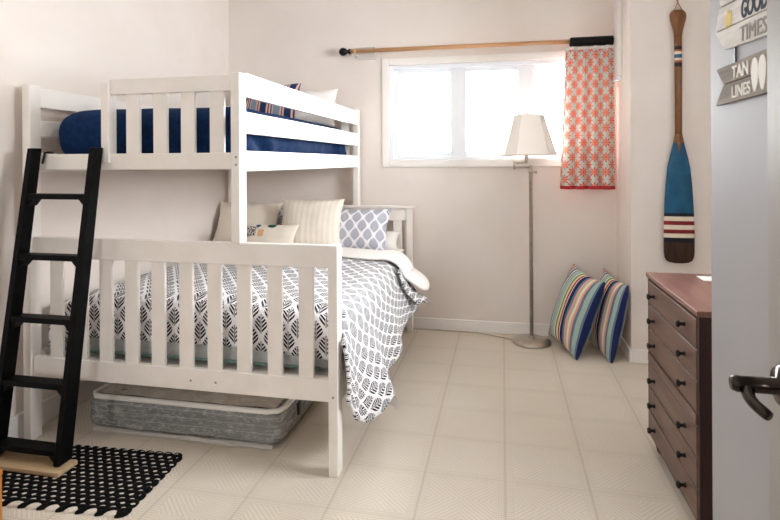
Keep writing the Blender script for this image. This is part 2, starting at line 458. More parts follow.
def bboard(name, x0, x1, y0, y1, h=.088):
    struct(name, B((x0, x1, y0, y1, 0, h)), M['trim'], .005)
bboard('baseboard_left', XL, XL+.014, YN, YB, .12)
bboard('baseboard_back', XL+.014, RETX, YB-.014, YB)
bboard('baseboard_alcove', RETX-.014, RETX, PADY-.014, YB-.014)
bboard('baseboard_right', RETX, XR, PADY-.014, PADY)

# back window
x0, x1, z0, z1 = BW
wr = thing('window_1', 'wide white three pane window behind the lamp', 'window', ((x0+x1)/2, YB+.06, z0)); wr['kind'] = 'structure'
tw = .056
obj('window_trim', B((x0-tw, x0, YB-.016, YB, z0-tw, z1+tw), (x1, min(x1+tw, RETX-.016), YB-.016, YB, z0-tw, z1+tw), (x0, x1, YB-.016, YB, z1, z1+tw), (x0, x1, YB-.016, YB, z0-tw, z0)), M['trim'], wr, .004)
fy0, fy1 = YB+.045, YB+.10
panes = [(-.80, -.396), (-.273, .117), (.246, .64)]
pz0, pz1 = 1.378, 1.999
fb = bmesh.new()
xs = [x0, panes[0][0], panes[0][1], panes[1][0], panes[1][1], panes[2][0], panes[2][1], x1]
for i in (0, 2, 4, 6): box(fb, xs[i], xs[i+1], fy0, fy1, z0, z1)
for a, b in panes: box(fb, a, b, fy0, fy1, z0, pz0); box(fb, a, b, fy0, fy1, pz1, z1)
obj('window_frame', fb, M['winframe'], wr, .006)
lb = bmesh.new()   # outer liner
box(lb, x0, x0+.03, YB+.005, fy0, z0, z1); box(lb, x1-.03, x1, YB+.005, fy0, z0, z1); box(lb, x0+.03, x1-.03, YB+.005, fy0, z1-.03, z1); box(lb, x0+.03, x1-.03, YB+.005, fy0, z0, z0+.025)
obj('window_liner', lb, M['winframe'], wr, .004)
for a, b in panes:
    obj('pane', B((a-.005, b+.005, fy0+.028, fy0+.034, pz0-.005, pz1+.005)), M['glass'], wr)
cb = B((-.02, .075, YB+.0, fy0-.002, z0+.026, z0+.04)); tube(cb, [(.03, YB+.02, z0+.04), (.05, YB+.0, z0+.05), (-.04, YB-.015, z0+.055)], .006, 8)
obj('crank_handle', cb, M['winframe'], wr, .002)
# right window, out of view: added to bring in side daylight
y0, y1, z0, z1 = RW
wr = thing('added_window_2', 'added unseen white window on the right wall, brings in side daylight', 'window', (XR+.06, (y0+y1)/2, z0)); wr['kind'] = 'structure'
fb = bmesh.new(); ym = (y0+y1)/2
for a, b in ((y0, y0+.06), (ym-.03, ym+.03), (y1-.06, y1)): box(fb, XR+.05, XR+.10, a, b, z0, z1)
for a, b in ((y0+.06, ym-.03), (ym+.03, y1-.06)): box(fb, XR+.05, XR+.10, a, b, z0, z0+.06); box(fb, XR+.05, XR+.10, a, b, z1-.06, z1)
obj('window_frame', fb, M['winframe'], wr, .004)
for a, b in ((y0+.055, ym-.025), (ym+.025, y1-.055)): obj('pane', B((XR+.073, XR+.079, a, b, z0+.055, z1-.055)), M['glass'], wr)
obj('window_trim', B((XR-.016, XR, y0-.06, y0, z0-.06, z1+.06), (XR-.016, XR, y1, y1+.06, z0-.06, z1+.06), (XR-.016, XR, y0, y1, z1, z1+.06), (XR-.016, XR, y0, y1, z0-.06, z0)), M['trim'], wr, .004)

# near window, out of view: added as soft frontal fill
x0, x1, z0, z1 = NW
wr = thing('added_window_3', 'added unseen white window behind the viewpoint, fills from the front', 'window', ((x0+x1)/2, YN-.06, z0)); wr['kind'] = 'structure'
fb = bmesh.new(); xm = (x0+x1)/2
for a, b in ((x0, x0+.06), (xm-.03, xm+.03), (x1-.06, x1)): box(fb, a, b, YN-.10, YN-.05, z0, z1)
for a, b in ((x0+.06, xm-.03), (xm+.03, x1-.06)): box(fb, a, b, YN-.10, YN-.05, z0, z0+.06); box(fb, a, b, YN-.10, YN-.05, z1-.06, z1)
obj('window_frame', fb, M['winframe'], wr, .004)
for a, b in ((x0+.055, xm-.025), (xm+.025, x1-.055)): obj('pane', B((a, b, YN-.079, YN-.073, z0+.055, z1-.055)), M['glass'], wr)
# open door leaf against the entry wall, with lever handle
dr = thing('door_1', 'open pale door leaf with dark lever handle at right edge', 'door', (.478, .70, 0)); dr['kind'] = 'structure'
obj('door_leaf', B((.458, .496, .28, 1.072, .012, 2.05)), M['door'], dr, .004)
hz = .925; hy = 1.008
hd = obj('door_handle', lathe([(.0, 0), (.036, 0), (.036, .004), (.031, .011), (.014, .014), (.013, .068), (.014, .074), (.011, .082), (.0, .082)], (.458, hy, hz), (-1, 0, 0)), M['handle'], dr, smooth=True)
lv = []
for i in range(13):
    t = i/12; lv.append((.402-.010*sin(t*pi), hy-.075*t+.004, hz-.003-.018*t))
obj('lever', tube(bmesh.new(), lv, [.010, .011, .011, .0105, .010, .0095, .009, .009, .009, .009, .009, .009, .008], 14), M['handle'], hd, smooth=True)

# ------------------------------------------------------------------ bunk bed
bed = thing('bunk_bed', 'white wooden bunk bed with slatted footboard, narrow bunk above wide bed', 'bed', (-1.46, 3.1, 0))
BXL, BXR, UXR = -2.207, -.667, -1.100     # left face, right face lower, right face upper
FY, RY = 2.13, 4.135                       # foot face, head face
PW, PD = .042, .065
bm_ = M['bed']
def part(name, *bx, bevel=.004, parent=None, mat=None): return obj(name, B(*bx), mat or bm_, parent or bed, bevel)
def screw(p, axis, par):
    obj('screw', lathe([(0, 0), (.0055, 0), (.0055, .0012), (.003, .0014), (0, .0006)], p, axis, 12), M['screw'], par)
# corner posts
pfl = part('post', (BXL, BXL+PW, FY, FY+PD, 0, 1.672))
part('post', (BXL, BXL+PW, RY-PD, RY, 0, 1.715))
pfr = part('post', (BXR-PW, BXR, FY, FY+PD, 0, .957))
part('post', (BXR-PW-.012, BXR-.012, RY-PD, RY, 0, .962))
puf = part('post', (UXR-PW, UXR, FY, FY+PD, .955, 1.690))
part('post', (UXR-PW, UXR, RY-PD, RY, .955, 1.712))
for z in (.33, ): screw((BXR-PW/2, FY, z), (0, -1, 0), pfr)
for z in (1.292, 1.325): screw((UXR-PW/2+.004, FY, z), (0, -1, 0), puf)
for z in (1.30, 1.645): screw((UXR, FY+.032, z), (1, 0, 0), puf)
# footboard
ry0, ry1 = FY+.014, FY+.044
frl = part('footboard_rail', (BXL+PW, BXR-PW, ry0, ry1, .860, .956))
frb = part('footboard_rail', (BXL+PW, BXR-PW, ry0, ry1, .302, .396))
for x in (-1.225, -1.345): screw((x, ry0, .345), (0, -1, 0), frb)
sx = [-.812, -.953, -1.095, -1.235, -1.372, -1.510, -1.644, -1.778, -1.911, -2.043, -2.17]
for x in sx[:10]:
    part('slat', (x-.033, x+.033, ry0+.006, ry1-.006, .39, .866), bevel=.003)
# lower side rails
part('side_rail', (BXR-.034, BXR-.012, FY+PD, RY-PD, .28, .40))
part('side_rail', (BXL+.008, BXL+.032, FY+PD, RY-PD, .28, .40))
# headboard
hy0, hy1 = RY-.05, RY-.02
part('headboard_rail', (BXL+PW, BXR-PW-.012, hy0, hy1, .85, .945)); part('headboard_rail', (BXL+PW, BXR-PW-.012, hy0, hy1, .30, .40))
part('headboard_cap', (BXL+PW+.002, BXR+.0, hy0-.02, hy1+.018, .945, .964))
for i in range(11):
    x = -.795-.1315*i
    part('slat', (x-.033, x+.033, hy0+.006, hy1-.006, .395, .856), bevel=.003)
# upper bunk: foot end with ladder gap, guard beyond it
UE0, UE1 = 1.272, 1.345
part('end_rail', (BXL+PW, UXR-PW, ry0, ry1, UE0, UE1))
gp = part('guard_post', (-1.782, -1.742, FY, FY+.055, 1.303, 1.668))
part('guard_rail', (-1.742, UXR-PW, ry0-.004, ry1-.004, 1.612, 1.682))
for x in (-1.632, -1.494, -1.357, -1.217):
    part('guard_slat', (x-.034, x+.034, ry0+.004, ry1-.008, 1.338, 1.62), bevel=.003)
# upper head end
part('end_rail', (BXL+PW, UXR-PW, hy0, hy1, UE0, UE1)); part('guard_rail', (BXL+PW, UXR-PW, hy0, hy1, 1.612, 1.69))
for i in range(7):
    x = -1.21-.137*i
    part('guard_slat', (x-.034, x+.034, hy0+.006, hy1-.006, 1.338, 1.62), bevel=.003)
# upper side rails, right and wall side
for z0, z1 in ((1.59, 1.698), (1.429, 1.526), (1.262, 1.354)):
    part('guard_rail', (UXR-.024, UXR-.002, FY+PD, RY-PD, z0, z1))
for z0, z1 in ((1.57, 1.665), (1.43, 1.51), (1.262, 1.354)):
    part('guard_rail', (BXL+.008, BXL+.03, FY+PD, RY-PD, z0, z1))
# slat bases
for zz, xa, xb in ((1.285, BXL+.03, UXR-.024), (.360, BXL+.032, BXR-.034)):
    part('bed_base', (xa, xb, FY+.10, RY-.10, zz, zz+.016), bevel=.002)

# ------------------------------------------------------------------ lower mattress and bedding
MT = thing('mattress', 'grey mattress under the leaf print comforter on the lower bed', 'mattress', (-1.46, 3.1, .402))
obj('mattress_body', rounded(-2.17, -.735, 2.235, 4.07, .378, .60, .05, 12), M['mattress_grey'], MT, smooth=True)
obj('piping', tube(bmesh.new(), [(-2.12, 2.236, .405), (-.78, 2.236, .405)], .007, 8), fabric('teal_piping', (132, 160, 150), (122, 150, 141)), MT, smooth=True)

def hem(y):   # x, z of the hanging right hem
    pts = [(2.15, -.618, .30), (2.22, -.600, .20), (2.30, -.572, .160), (2.40, -.538, .165), (2.52, -.525, .195), (2.7, -.565, .205), (3.0, -.57, .27), (3.4, -.555, .36), (3.8, -.56, .40)]
    for a, b in zip(pts, pts[1:]):
        if y <= b[0]:
            t = max(0, (y-a[0])/(b[0]-a[0])); t = t*t*(3-2*t); return a[1]+(b[1]-a[1])*t, a[2]+(b[2]-a[2])*t
    return pts[-1][1:]
LT, LW, LH = 1.40, .17, .42     # arc lengths: top, turn, hang
TOPZ = .668
VE = 3.62
def cross(s, y):
    """s in metres from the left edge -> x, z"""
    hx, hz = hem(y)
    if s < LT:
        x = -2.155+s*(1.385/1.4); z = TOPZ-.055*(1-sm(0, .22, s))+.014*sin(pi*s/LT)-.012*sm(.9, 1.4, s)
        return x, z
    xe, ze = -2.155+1.385, cross(LT-1e-6, y)[1]
    x2, z2 = -.638, TOPZ-.135
    if s < LT+LW:
        t = (s-LT)/LW
        # quadratic curve round the mattress edge
        cx, cz = -.665, ze-.002
        return ((1-t)**2*xe+2*t*(1-t)*cx+t*t*x2, (1-t)**2*ze+2*t*(1-t)*cz+t*t*z2)
    t = (s-LT-LW)/LH
    bow = .012*sin(pi*t)
    return x2+(hx-x2)*t**1.2+bow, z2+(hz-z2)*t
DROP = .20
def comf(u, v):
    s = u*(LT+LW+LH); w = -DROP+v*(VE-2.215+DROP)    # w<0 : front drop
    hang = sm(LT+.03, LT+LW*.9, s)
    y = 2.252+w
    if w < .0:
        ytop = 2.222; drop = -w
        x, z = cross(s, 2.25)
        yy = ytop+.012*(1-sm(0, .05, drop)); 
        zf = z-drop*.96-.012
        yh = 2.25-drop*.55
        xh, zh = cross(s, max(2.15, yh))
        p = Vector((x+(xh-x)*hang, yy+(yh-yy)*hang, zf+(zh-zf)*hang))
    else:
        x, z = cross(s, y); z -= (1-hang)*.022*(1-sm(0, .06, w)); p = Vector((x, y+(-.016*(1-sm(0, .05, w)))*(1-hang), z))
    top = 1-hang
    inside = sm(.0, .08, w)
    p.z += top*inside*(.011*nz(p.x*3.2, p.y*2.6)+.006*nz(p.x*8, p.y*7, 2))
    k = sm(LT+LW, LT+LW+LH, s)
    p.x += hang*k*(.020*sin(p.y*13+1.0)+.012*nz(p.y*6, p.z*4, 5))*sm(2.35, 2.6, p.y)+hang*.006*nz(p.y*9, p.z*9)
    return p
cf = thing('comforter', 'white comforter with dark leaf print, lining folded back near pillows', 'comforter', (-1.4, 2.9, .66))
tot = LT+LW+LH
bmc = grid(110, 90, comf, lambda u, v: (u*tot, v*(VE-2.215+DROP)))
obj('cover', bmc, M['leaf'], cf, smooth=True, solid=.014)
# folded back white lining: a soft flap following the profile, flaring out at its free end
def fold_path(u):
    L = LT+LW+.25; s = .02+u*L
    e = sm(.72, 1.0, u)
    x, z = cross(s, 3.5)
    return x+.03*e+.055*sm(.84, 1, u), z+.004+.030*sm(.70, .9, u)
def fold(u, v):
    x, z = fold_path(u); x2, z2 = fold_path(min(1, u+.01)); x1, z1 = fold_path(max(0, u-.01))
    t = Vector((x2-x1, 0, z2-z1)).normalized(); nrm = Vector((-t.z, 0, t.x))
    a = 2*pi*v
    flare = sm(.75, 1, u)
    hw = .16-.02*flare; th = .022+.012*flare
    yc = 3.57-.015*flare-.03*u+.02*nz(u*5, 0)
    endr = max(.04, (1-max(0, (u-.93)/.07)**2))**.5*(sm(-.02, .02, u)*.3+.7)
    yy = hw*cos(a)*endr; nn = th*sin(a)*endr*(.9+.3*nz(u*9, v*3))
    return Vector((x, yc+yy, z))+nrm*(nn+.012)
obj('folded_lining', grid(90, 24, fold), M['lining'], cf, smooth=True)
# patterned underside peeking below the fold
def flap(u, v):
    s = LT+.10+u*(LW+.20); x, z = cross(s, 3.4)
    y = 3.31+v*.15
    return Vector((x+.022+.05*u*v+.03*sm(.5, 1, u), y+.05*u*sin(v*2), z+.012*sin(v*6)-.02*v))
obj('turned_edge', grid(26, 10, flap, lambda u, v: (u*.37, v*.15)), M['leaf'], cf, smooth=True, solid=.012)
# care tag at the hem
tg_ = grid(6, 4, lambda u, v: Vector((-.545+.05*u+.008*sin(u*4), 2.56-.02*u, .185-.055*v-.02*u)))
obj('care_tag', tg_, M['tagfilm'], cf, smooth=True)
# sheet at the head end
tag(obj('bed_sheet', rounded(-2.16, -.728, 3.60, 4.066, .603, .645, .02, 8, .004, 9), M['sheet'], smooth=True), 'white sheet showing under the pillows at the head end', 'sheet')

lean = lambda a, yaw=0: ((cos(yaw), sin(yaw), 0), (-sin(yaw)*sin(a), cos(yaw)*sin(a), cos(a)))
ex, ey = lean(radians(24), radians(-2))
pillow('pillow', 'plain beige pillow standing behind the bunk post on lower bed', M['cream'], (-1.955, 3.90, .82), ex, ey, .56, .38, .14, seed=2)
ex, ey = lean(radians(14), 0)
pillow('pillow', 'leaf print sham mostly hidden between two cream pillows', M['leaf_sham'], (-1.56, 4.03, .80), ex, ey, .44, .33, .08, seed=5)
ex, ey = lean(radians(20), radians(3))
pillow('pillow', 'cream ribbed square pillow in the middle of the lower bed', M['ribbed'], (-1.385, 3.78, .845), ex, ey, .50, .41, .16, seed=9)
ex, ey = lean(radians(22), radians(-3))
pillow('pillow', 'blue grey leaf print sham at the right of the lower bed', M['leaf_sham'], (-1.075, 3.87, .795), ex, ey, .55, .36, .13, seed=4)
ex, ey = lean(radians(30), 0)
pillow('pillow', 'small cream pillow with embroidered green and navy figures', M['embroid'], (-1.625, 3.56, .757), ex, ey, .44, .25, .10, seed=11)
ex, ey = lean(radians(62), radians(4))
pillow('pillow', 'white pillow peeking out behind the leaf sham by headboard', M['sheet'], (-.985, 3.985, .705), ex, ey, .46, .24, .09, seed=13)

# ------------------------------------------------------------------ upper bunk bedding
def quilt():
    bm = rounded(-2.172, -1.132, 2.24, 4.06, 1.303, 1.572, .115, 30)
    for v in bm.verts:
        p = v.co; v.co += Vector((0, 0, .010*nz(p.x*4, p.y*3, p.z)))
        if p.x > -1.2:   # wrinkles on the room side, kept inside the rail
            v.co.x += -.022+.022*sin(p.y*22+10*nz(p.y*3, p.z*4))*(.6+.4*cos(p.z*9+p.y*5))
        if p.y < 2.3: v.co.y += .006*nz(p.x*7, p.z*7)
    return bm
qb = thing('quilted_bedspread', 'navy blue quilt covering the mattress of the upper bunk', 'quilt', (-1.66, 3.15, 1.303))
obj('quilt_cover', quilt(), M['navy'], qb, smooth=True, subsurf=1)
ex, ey = lean(radians(20), radians(-6))
pillow('pillow', 'navy and pink striped pillow on the upper bunk', M['bunkstripe'], (-1.75, 3.88, 1.74), ex, ey, .50, .38, .14, seed=21)
ex, ey = lean(radians(24), radians(4))
pillow('pillow', 'plain white pillow beside the striped one on the upper bunk', M['lining'], (-1.45, 3.97, 1.725), ex, ey, .42, .34, .12, seed=23)

# ------------------------------------------------------------------ mattress under the bed
um = thing('spare_mattress', 'grey mattress wrapped in clear plastic lying under the bed', 'mattress', (-1.46, 3.15, 0))
def um_bm():
    bm = rounded(-2.0, -.985, 2.285, 4.05, .004, .168, .045, 20)
    for v in bm.verts:
        p = v.co; v.co += Vector((0, .008*nz(p.x*9, p.z*14), .004*nz(p.x*8, p.y*8)))
        if p.z > .12: v.co.z += .006*nz(p.x*5, p.y*5)
    return bm
obj('mattress_body', um_bm(), M['wrap'], um, smooth=True)
obj('top_panel', grid(40, 40, lambda u, v: Vector((-1.955+.925*u, 2.325+1.68*v, .168+.016*sin(pi*u)**.4*sin(pi*v)**.4+.006*nz(u*7, v*9)))), M['wraptop'], um, smooth=True)
rim = [(-1.985, 2.33), (-1.955, 2.297), (-1.06, 2.297), (-1.01, 2.315), (-.995, 2.36), (-.995, 4.0), (-1.955, 4.03), (-1.985, 4.0), (-1.985, 2.33)]
obj('piping', tube(bmesh.new(), [(x, y, .163+.004*nz(x*9, y*9)) for x, y in rim], .013, 8, False), M['lining'], um, smooth=True)
obj('plastic_flap', grid(30, 6, lambda u, v: Vector((-1.95+.93*u, 2.285-.004-.014*v+.006*nz(u*12, v*3), .010+.014*(1-v)+.004*nz(u*14, v*2, 4)))), M['clear'], um, smooth=True)
obj('carry_strap', B((-.984, -.976, 2.48, 2.51, .07, .13)), M['black_satin'], um, .002)

# ------------------------------------------------------------------ ladder, its board and rug
ld = thing('ladder', 'black wooden ladder leaning on the upper bunk rail', 'ladder', (-1.98, 1.95, .045))
def lad_y(z): return 1.915+(2.052-1.915)*(z-.03)/1.33      # front edge of the stiles
def stile(xb, xt, w=.030, d=.074):
    bm = bmesh.new(); v = []
    for z, x in ((.036, xb), (1.372, xt)):
        y = lad_y(z)
        d_ = d if z < 1 else d*.72; y += d-d_
        v.append([bm.verts.new(q) for q in ((x, y, z), (x+w, y, z), (x+w, y+d_, z+.0), (x, y+d_, z+.0))])
    bm.faces.new(v[0]); bm.faces.new(v[1])
    for i in range(4): bm.faces.new((v[0][i], v[0][(i+1) % 4], v[1][(i+1) % 4], v[1][i]))
    return bm
for xb, xt in ((-2.180, -2.122), (-1.842, -1.796)): obj('stile', stile(xb, xt), M['black'], ld, .004)
for z in (1.165, .897, .628, .36, .095):
    y = lad_y(z); t = (z-.036)/1.336
    xa, xb = -2.150+.058*t, -1.842+.046*t
    st = obj('step', B((xa, xb, y+.022*t+.002, y+.072, z-.024, z)), M['black'], ld, .003)
    for x, sgn in ((xa, 1), (xb, -1)):
        obj('bracket', prism([(x, y+.022*t+.004, z-.024), (x+sgn*.030, y+.022*t+.004, z-.024), (x, y+.022*t+.004, z-.056)], (0, .050, 0)), M['black'], st)
for x in (-2.088, -1.803):
    obj('hook', tube(bmesh.new(), [(x, lad_y(1.3)+.078, 1.30), (x, 2.137, 1.352), (x, 2.150, 1.3535), (x, 2.185, 1.3535)], .005, 8), M['black_satin'], ld, smooth=True)

tag(obj('wooden_board', B((-2.235, -1.785, 1.885, 1.99, .0145, .0325)), M['rawwood'], bevel=.003), 'pale wooden board on the rug under the ladder feet', 'board')

# woven rug: interlaced lumps of black and white cord
rb = bmesh.new()
RL, RWd = .80, .40
def lump(cx, cy, lx, ly, h, ang, mi, z0=.003):
    n, k = 10, 3; vs = []
    ca, sa = cos(ang), sin(ang)
    for j in range(k+1):
        ph = j/k*pi/2
        ring = []
        for i in range(n):
            a = 2*pi*i/n; x = cos(a)*cos(ph)*lx; y = sin(a)*cos(ph)*ly
            ring.append(rb.verts.new((cx+x*ca-y*sa, cy+x*sa+y*ca, z0+h*sin(ph)))) if j < k else None
        vs.append(ring)
    top = rb.verts.new((cx, cy, z0+h))
    for j in range(k-1):
        for i in range(n): 
            f = rb.faces.new((vs[j][i], vs[j][(i+1) % n], vs[j+1][(i+1) % n], vs[j+1][i])); f.material_index = mi; f.smooth = True
    for i in range(n):
        f = rb.faces.new((vs[k-1][i], vs[k-1][(i+1) % n], top)); f.material_index = mi; f.smooth = True
box(rb, -RL/2+.008, RL/2-.008, -RWd/2+.008, RWd/2-.008, 0, .006)
nx, ny = 19, 15
for i in range(nx):
    for j in range(ny):
        x = -RL/2+(i+.5)*RL/nx; y = -RWd/2+(j+.5)*RWd/ny
        lump(x, y, RL/nx*.62, RWd/ny*.62, .0105, .5, 0)
        lump(x+RL/nx*.5*(j % 2), y+RWd/ny*.45, (.0095+.003*random.random()), .0042, .0038, .25+.3*random.random(), 1, .0085)
for i in range(10):
    x = -RL/2+(i+.4)*RL/10
    lump(x, -RWd/2-.004, .030, .0125, .013, .45, 1, .001); lump(x+.040, -RWd/2-.004, .026, .013, .0145, .6, 0, .0)
for i in range(18):
    x = -RL/2+(i+.5)*RL/18; lump(x, RWd/2+.004, .024, .014, .013, .1, 0, 0)
for j in range(9):
    y = -RWd/2+(j+.5)*RWd/9; lump(RL/2, y, .014, .026, .013, .2, 0, 0); lump(-RL/2, y, .014, .026, .013, .2, 0, 0)
rug = tag(obj('rug', rb, [M['rug_black'], M['rug_white']]), 'black and white woven rug under the ladder', 'rug')
rug.location = (-1.785, 1.929, 0.0005); rug.rotation_euler = (0, 0, radians(3.2))

# edge of a low wooden stool at the left of the frame
sto = thing('wooden_stool', 'orange brown wooden stool leg just showing at left frame edge', 'stool', (-2.03, 1.46, 0))
obj('seat', B((-2.21, -1.782, 1.385, 1.635, .17, .195)), M['orangewood'], sto, .005)
for x in (-2.19, -1.814):
    for y in (1.397, 1.603): obj('leg', B((x, x+.03, y, y+.03, 0, .17)), M['orangewood'], sto, .003)

# ------------------------------------------------------------------ dresser
ds = thing('dresser', 'reddish brown wooden six drawer dresser with dark knobs', 'dresser', (.9, 2.315, 0))
BZ = .07
DX0, DX1, DY0, DY1, DT = .640, 1.12, 1.985, 2.638, .795
obj('carcass', B((DX0+.004, DX1, DY0, DY0+.02, BZ, DT-.02), (DX0+.004, DX1, DY1-.02, DY1, BZ, DT-.02), (DX1-.015, DX1, DY0+.02, DY1-.02, BZ, DT-.02), (DX0+.004, DX1-.015, DY0+.02, DY1-.02, BZ, BZ+.006)), M['dresser_shaded'], ds, .002)
obj('top', B((DX0-.004, DX1+.004, DY0-.004, DY1+.004, DT-.02, DT)), M['dresser_lit_top'], ds, .003)
obj('rail', B((DX0-.002, DX0+.03, DY0+.02, DY1-.02, .402, .439)), M['dresser'], ds, .001)
for z in (.711, .604, .4965, .3445, .237, .1295):
    d = obj('drawer', B((DX0+.001, DX0+.40, DY0+.0215, DY1-.0215, z-.0505, z+.0505)), M['dresser'], ds, .003)
    for y in (2.124, 2.522):
        obj('knob', lathe([(.0, 0), (.0095, 0), (.0075, .004), (.0055, .010), (.007, .016), (.0125, .020), (.0135, .024), (.011, .029), (.0, .0305)], (DX0+.001, y, z), (-1, 0, 0), 20), M['knob'], d, smooth=True)
for x in (DX0+.055, DX1-.05):
    for y in (DY0+.05, DY1-.05): obj('foot', lathe([(0, 0), (.018, 0), (.028, .012), (.032, .03), (.028, .048), (.02, .07), (0, .07)], (x, y, 0)), M['knob'], ds, smooth=True)
tag(obj('paper', B((.825, .95, 2.485, 2.57, DT+.0005, DT+.004)), M['paper']), 'small white paper lying on top of the dresser', 'paper')

# ------------------------------------------------------------------ floor lamp
LX, LY = .199, 3.995
lm = thing('floor_lamp', 'brushed nickel swing arm floor lamp with cream shade', 'lamp', (LX, LY, 0))
obj('base', lathe([(0, .001), (.136, .001), (.136, .016), (.131, .023), (.05, .03), (.022, .034), (.018, .05), (0, .05)], (LX, LY, 0), n=48), M['nickel'], lm, smooth=True, bevel=.002, angle=50)
obj('pole', lathe([(0, .045), (.0135, .045), (.0135, 1.215), (.019, 1.22), (.019, 1.235), (.014, 1.24), (.014, 1.265), (.010, 1.272), (0, 1.272)], (LX, LY, 0)), M['nickel'], lm, smooth=True)
obj('switch', tube(lathe([(0, .0), (.006, 0), (.006, .03), (0, .03)], (LX+.014, LY, 1.225), (1, 0, 0), 10), [(LX+.036, LY, 1.236), (LX+.036, LY, 1.21)], .004, 8), M['nickel'], lm, smooth=True)
jx, jy = .085, 3.96
arm = obj('swing_arm', tube(tube(tube(bmesh.new(), [(LX, LY, 1.258), (jx, jy, 1.258)], .007, 10), [(jx, jy, 1.245), (jx, jy, 1.302)], .009, 12), [(jx, jy, 1.288), (.135, 3.965, 1.291), (.168, 3.97, 1.299)], .007, 10), M['nickel'], lm, smooth=True)
obj('socket', lathe([(0, .0), (.010, 0), (.012, .02), (.0105, .05), (.016, .07), (.016, .11), (0, .11)], (.168, 3.97, 1.288)), M['nickel'], arm, smooth=True)
def octa(hw, cut, z, cx=.176, cy=3.97):
    r = [(hw, -hw+cut), (hw, hw-cut), (hw-cut, hw), (-hw+cut, hw), (-hw, hw-cut), (-hw, -hw+cut), (-hw+cut, -hw), (hw-cut, -hw)]
    a = radians(9)
    return [Vector((cx+x*cos(a)-y*sin(a), cy+x*sin(a)+y*cos(a), z)) for x, y in r]
sb = bmesh.new()
rings = []
for t in (0, .25, .5, .75, 1):
    e = t**.92
    rings.append([sb.verts.new(p) for p in octa(.180-.080*e, .068-.030*e, 1.346+.282*t)])
for a, b in zip(rings, rings[1:]):
    for i in range(8): sb.faces.new((a[i], a[(i+1) % 8], b[(i+1) % 8], b[i]))
shd = obj('lamp_shade', sb, M['shade'], lm, solid=.002)
tb = bmesh.new()
for ring in (octa(.181, .068, 1.348), octa(.101, .038, 1.627)): tube(tb, ring+[ring[0]], .0035, 6, False)
lo, hi = octa(.181, .068, 1.348), octa(.101, .038, 1.627)
mid = [[octa(.180-.080*(t**.92)+.001, .068-.030*(t**.92), 1.346+.282*t)[i] for t in (0, .25, .5, .75, 1)] for i in range(8)]
for ln in mid: tube(tb, ln, .0025, 6, False)
obj('shade_trim', tb, M['cream'], shd, smooth=True)
obj('finial', lathe([(0, 0), (.004, 0), (.004, .012), (.009, .018), (.010, .026), (.006, .034), (0, .037)], (.172, 3.97, 1.626)), M['nickel'], lm, smooth=True)
obj('harp', tube(tube(bmesh.new(), [(.172, 3.97, 1.39), (.23, 3.97, 1.45), (.235, 3.97, 1.55), (.172, 3.97, 1.63)], .003, 6), [(.172, 3.97, 1.39), (.112, 3.97, 1.45), (.108, 3.97, 1.55), (.172, 3.97, 1.63)], .003, 6), M['nickel'], lm, smooth=True)
obj('bulb', lathe([(0, 0), (.013, 0), (.014, .02), (.03, .055), (.028, .08), (.012, .1), (0, .103)], (.168, 3.97, 1.398)), M['paper'], lm, smooth=True)
cp_ = [(LX-.13, LY+.02, .008), (.0, 4.06, .006), (-.09, 4.10, .005), (-.18, 4.135, .005), (-.3, 4.145, .005), (-.45, 4.148, .005), (-.63, 4.15, .005), (-.9, 4.15, .005)]
obj('cord', tube(bmesh.new(), cp_, .0045, 8), M['cable'], lm, smooth=True)

# ------------------------------------------------------------------ curtain rod and curtain
RZ, RYY = 2.170, 4.105
rd = thing('curtain_rod', 'wooden curtain rod with black ends above the window', 'curtain rod', (-.25, RYY, RZ))
obj('rod', T([(-1.175, RYY, RZ+.004), (.50, RYY, RZ)], .0165, 16), M['rod'], rd, smooth=True)
obj('finial', lathe([(0, .0), (.020, 0), (.022, .012), (.014, .022), (.014, .03), (.026, .042), (.033, .06), (.030, .078), (.016, .092), (0, .095)], (-1.165, RYY, RZ+.004), (-1, 0, 0)), M['black_satin'], rd, smooth=True)
obj('end_sleeve', lathe([(0, 0), (.028, 0), (.034, .012), (.034, .29), (.031, .298), (0, .298)], (.480, RYY-.01, RZ-.008), (1, 0, 0)), M['black_satin'], rd, smooth=True, bevel=.003, angle=30)
obj('bracket', B((-1.15, -.985, YB-.006, YB-.001, RZ-.055, RZ+.045), (-1.145, -1.125, RYY-.02, YB-.006, RZ-.03, RZ-.0175)), M['clear'], rd, .003)
obj('collar', lathe([(.0168, 0), (.022, .002), (.022, .014), (.0168, .016)], (-1.14, RYY, RZ+.004), (1, 0, 0)), M['rod'], rd, smooth=True)

CT, CBt = 2.109, 1.118
def curt(u, v):
    z = CT+(CBt-CT)*v
    xl = .455-.055*v; xr = .782+.004*v
    gath = 1-sm(0, .45, v)
    x = xl+(xr-xl)*u
    amp = .012+.016*v
    y = RYY-.010+amp*sin(u*2*pi*4.3+.7*sin(v*3)+.5)+.006*gath*sin(u*2*pi*17)+.012*nz(u*4, v*2)
    x += .008*cos(u*2*pi*4.3)*v
    return Vector((x, y-.035*v, z+.004*sin(u*2*pi*17)*(1-sm(0, .05, v))))
ct = thing('curtain', 'short coral daisy print curtain at the right of the window', 'curtain', (.6, RYY, CBt))
obj('curtain_panel', grid(120, 40, curt, lambda u, v: (u*.52, (1-v)*1.02)), M['daisy'], ct, smooth=True, solid=.002)
def ruf(u, v):
    p = curt(u, 1.0); return Vector((p.x, p.y-.004+.010*sin(u*2*pi*26)*v+.005*sin(u*90)*v, p.z+.006-.024*v))
obj('ruffle_trim', grid(160, 3, ruf), M['redtrim'], ct, smooth=True, solid=.002)
hb = grid(120, 3, lambda u, v: curt(u, 0)+Vector((0, -.003+.004*sin(u*2*pi*23), .020*(1-v)-.003)))
obj('heading_tape', hb, M['lining'], ct, smooth=True, solid=.002)
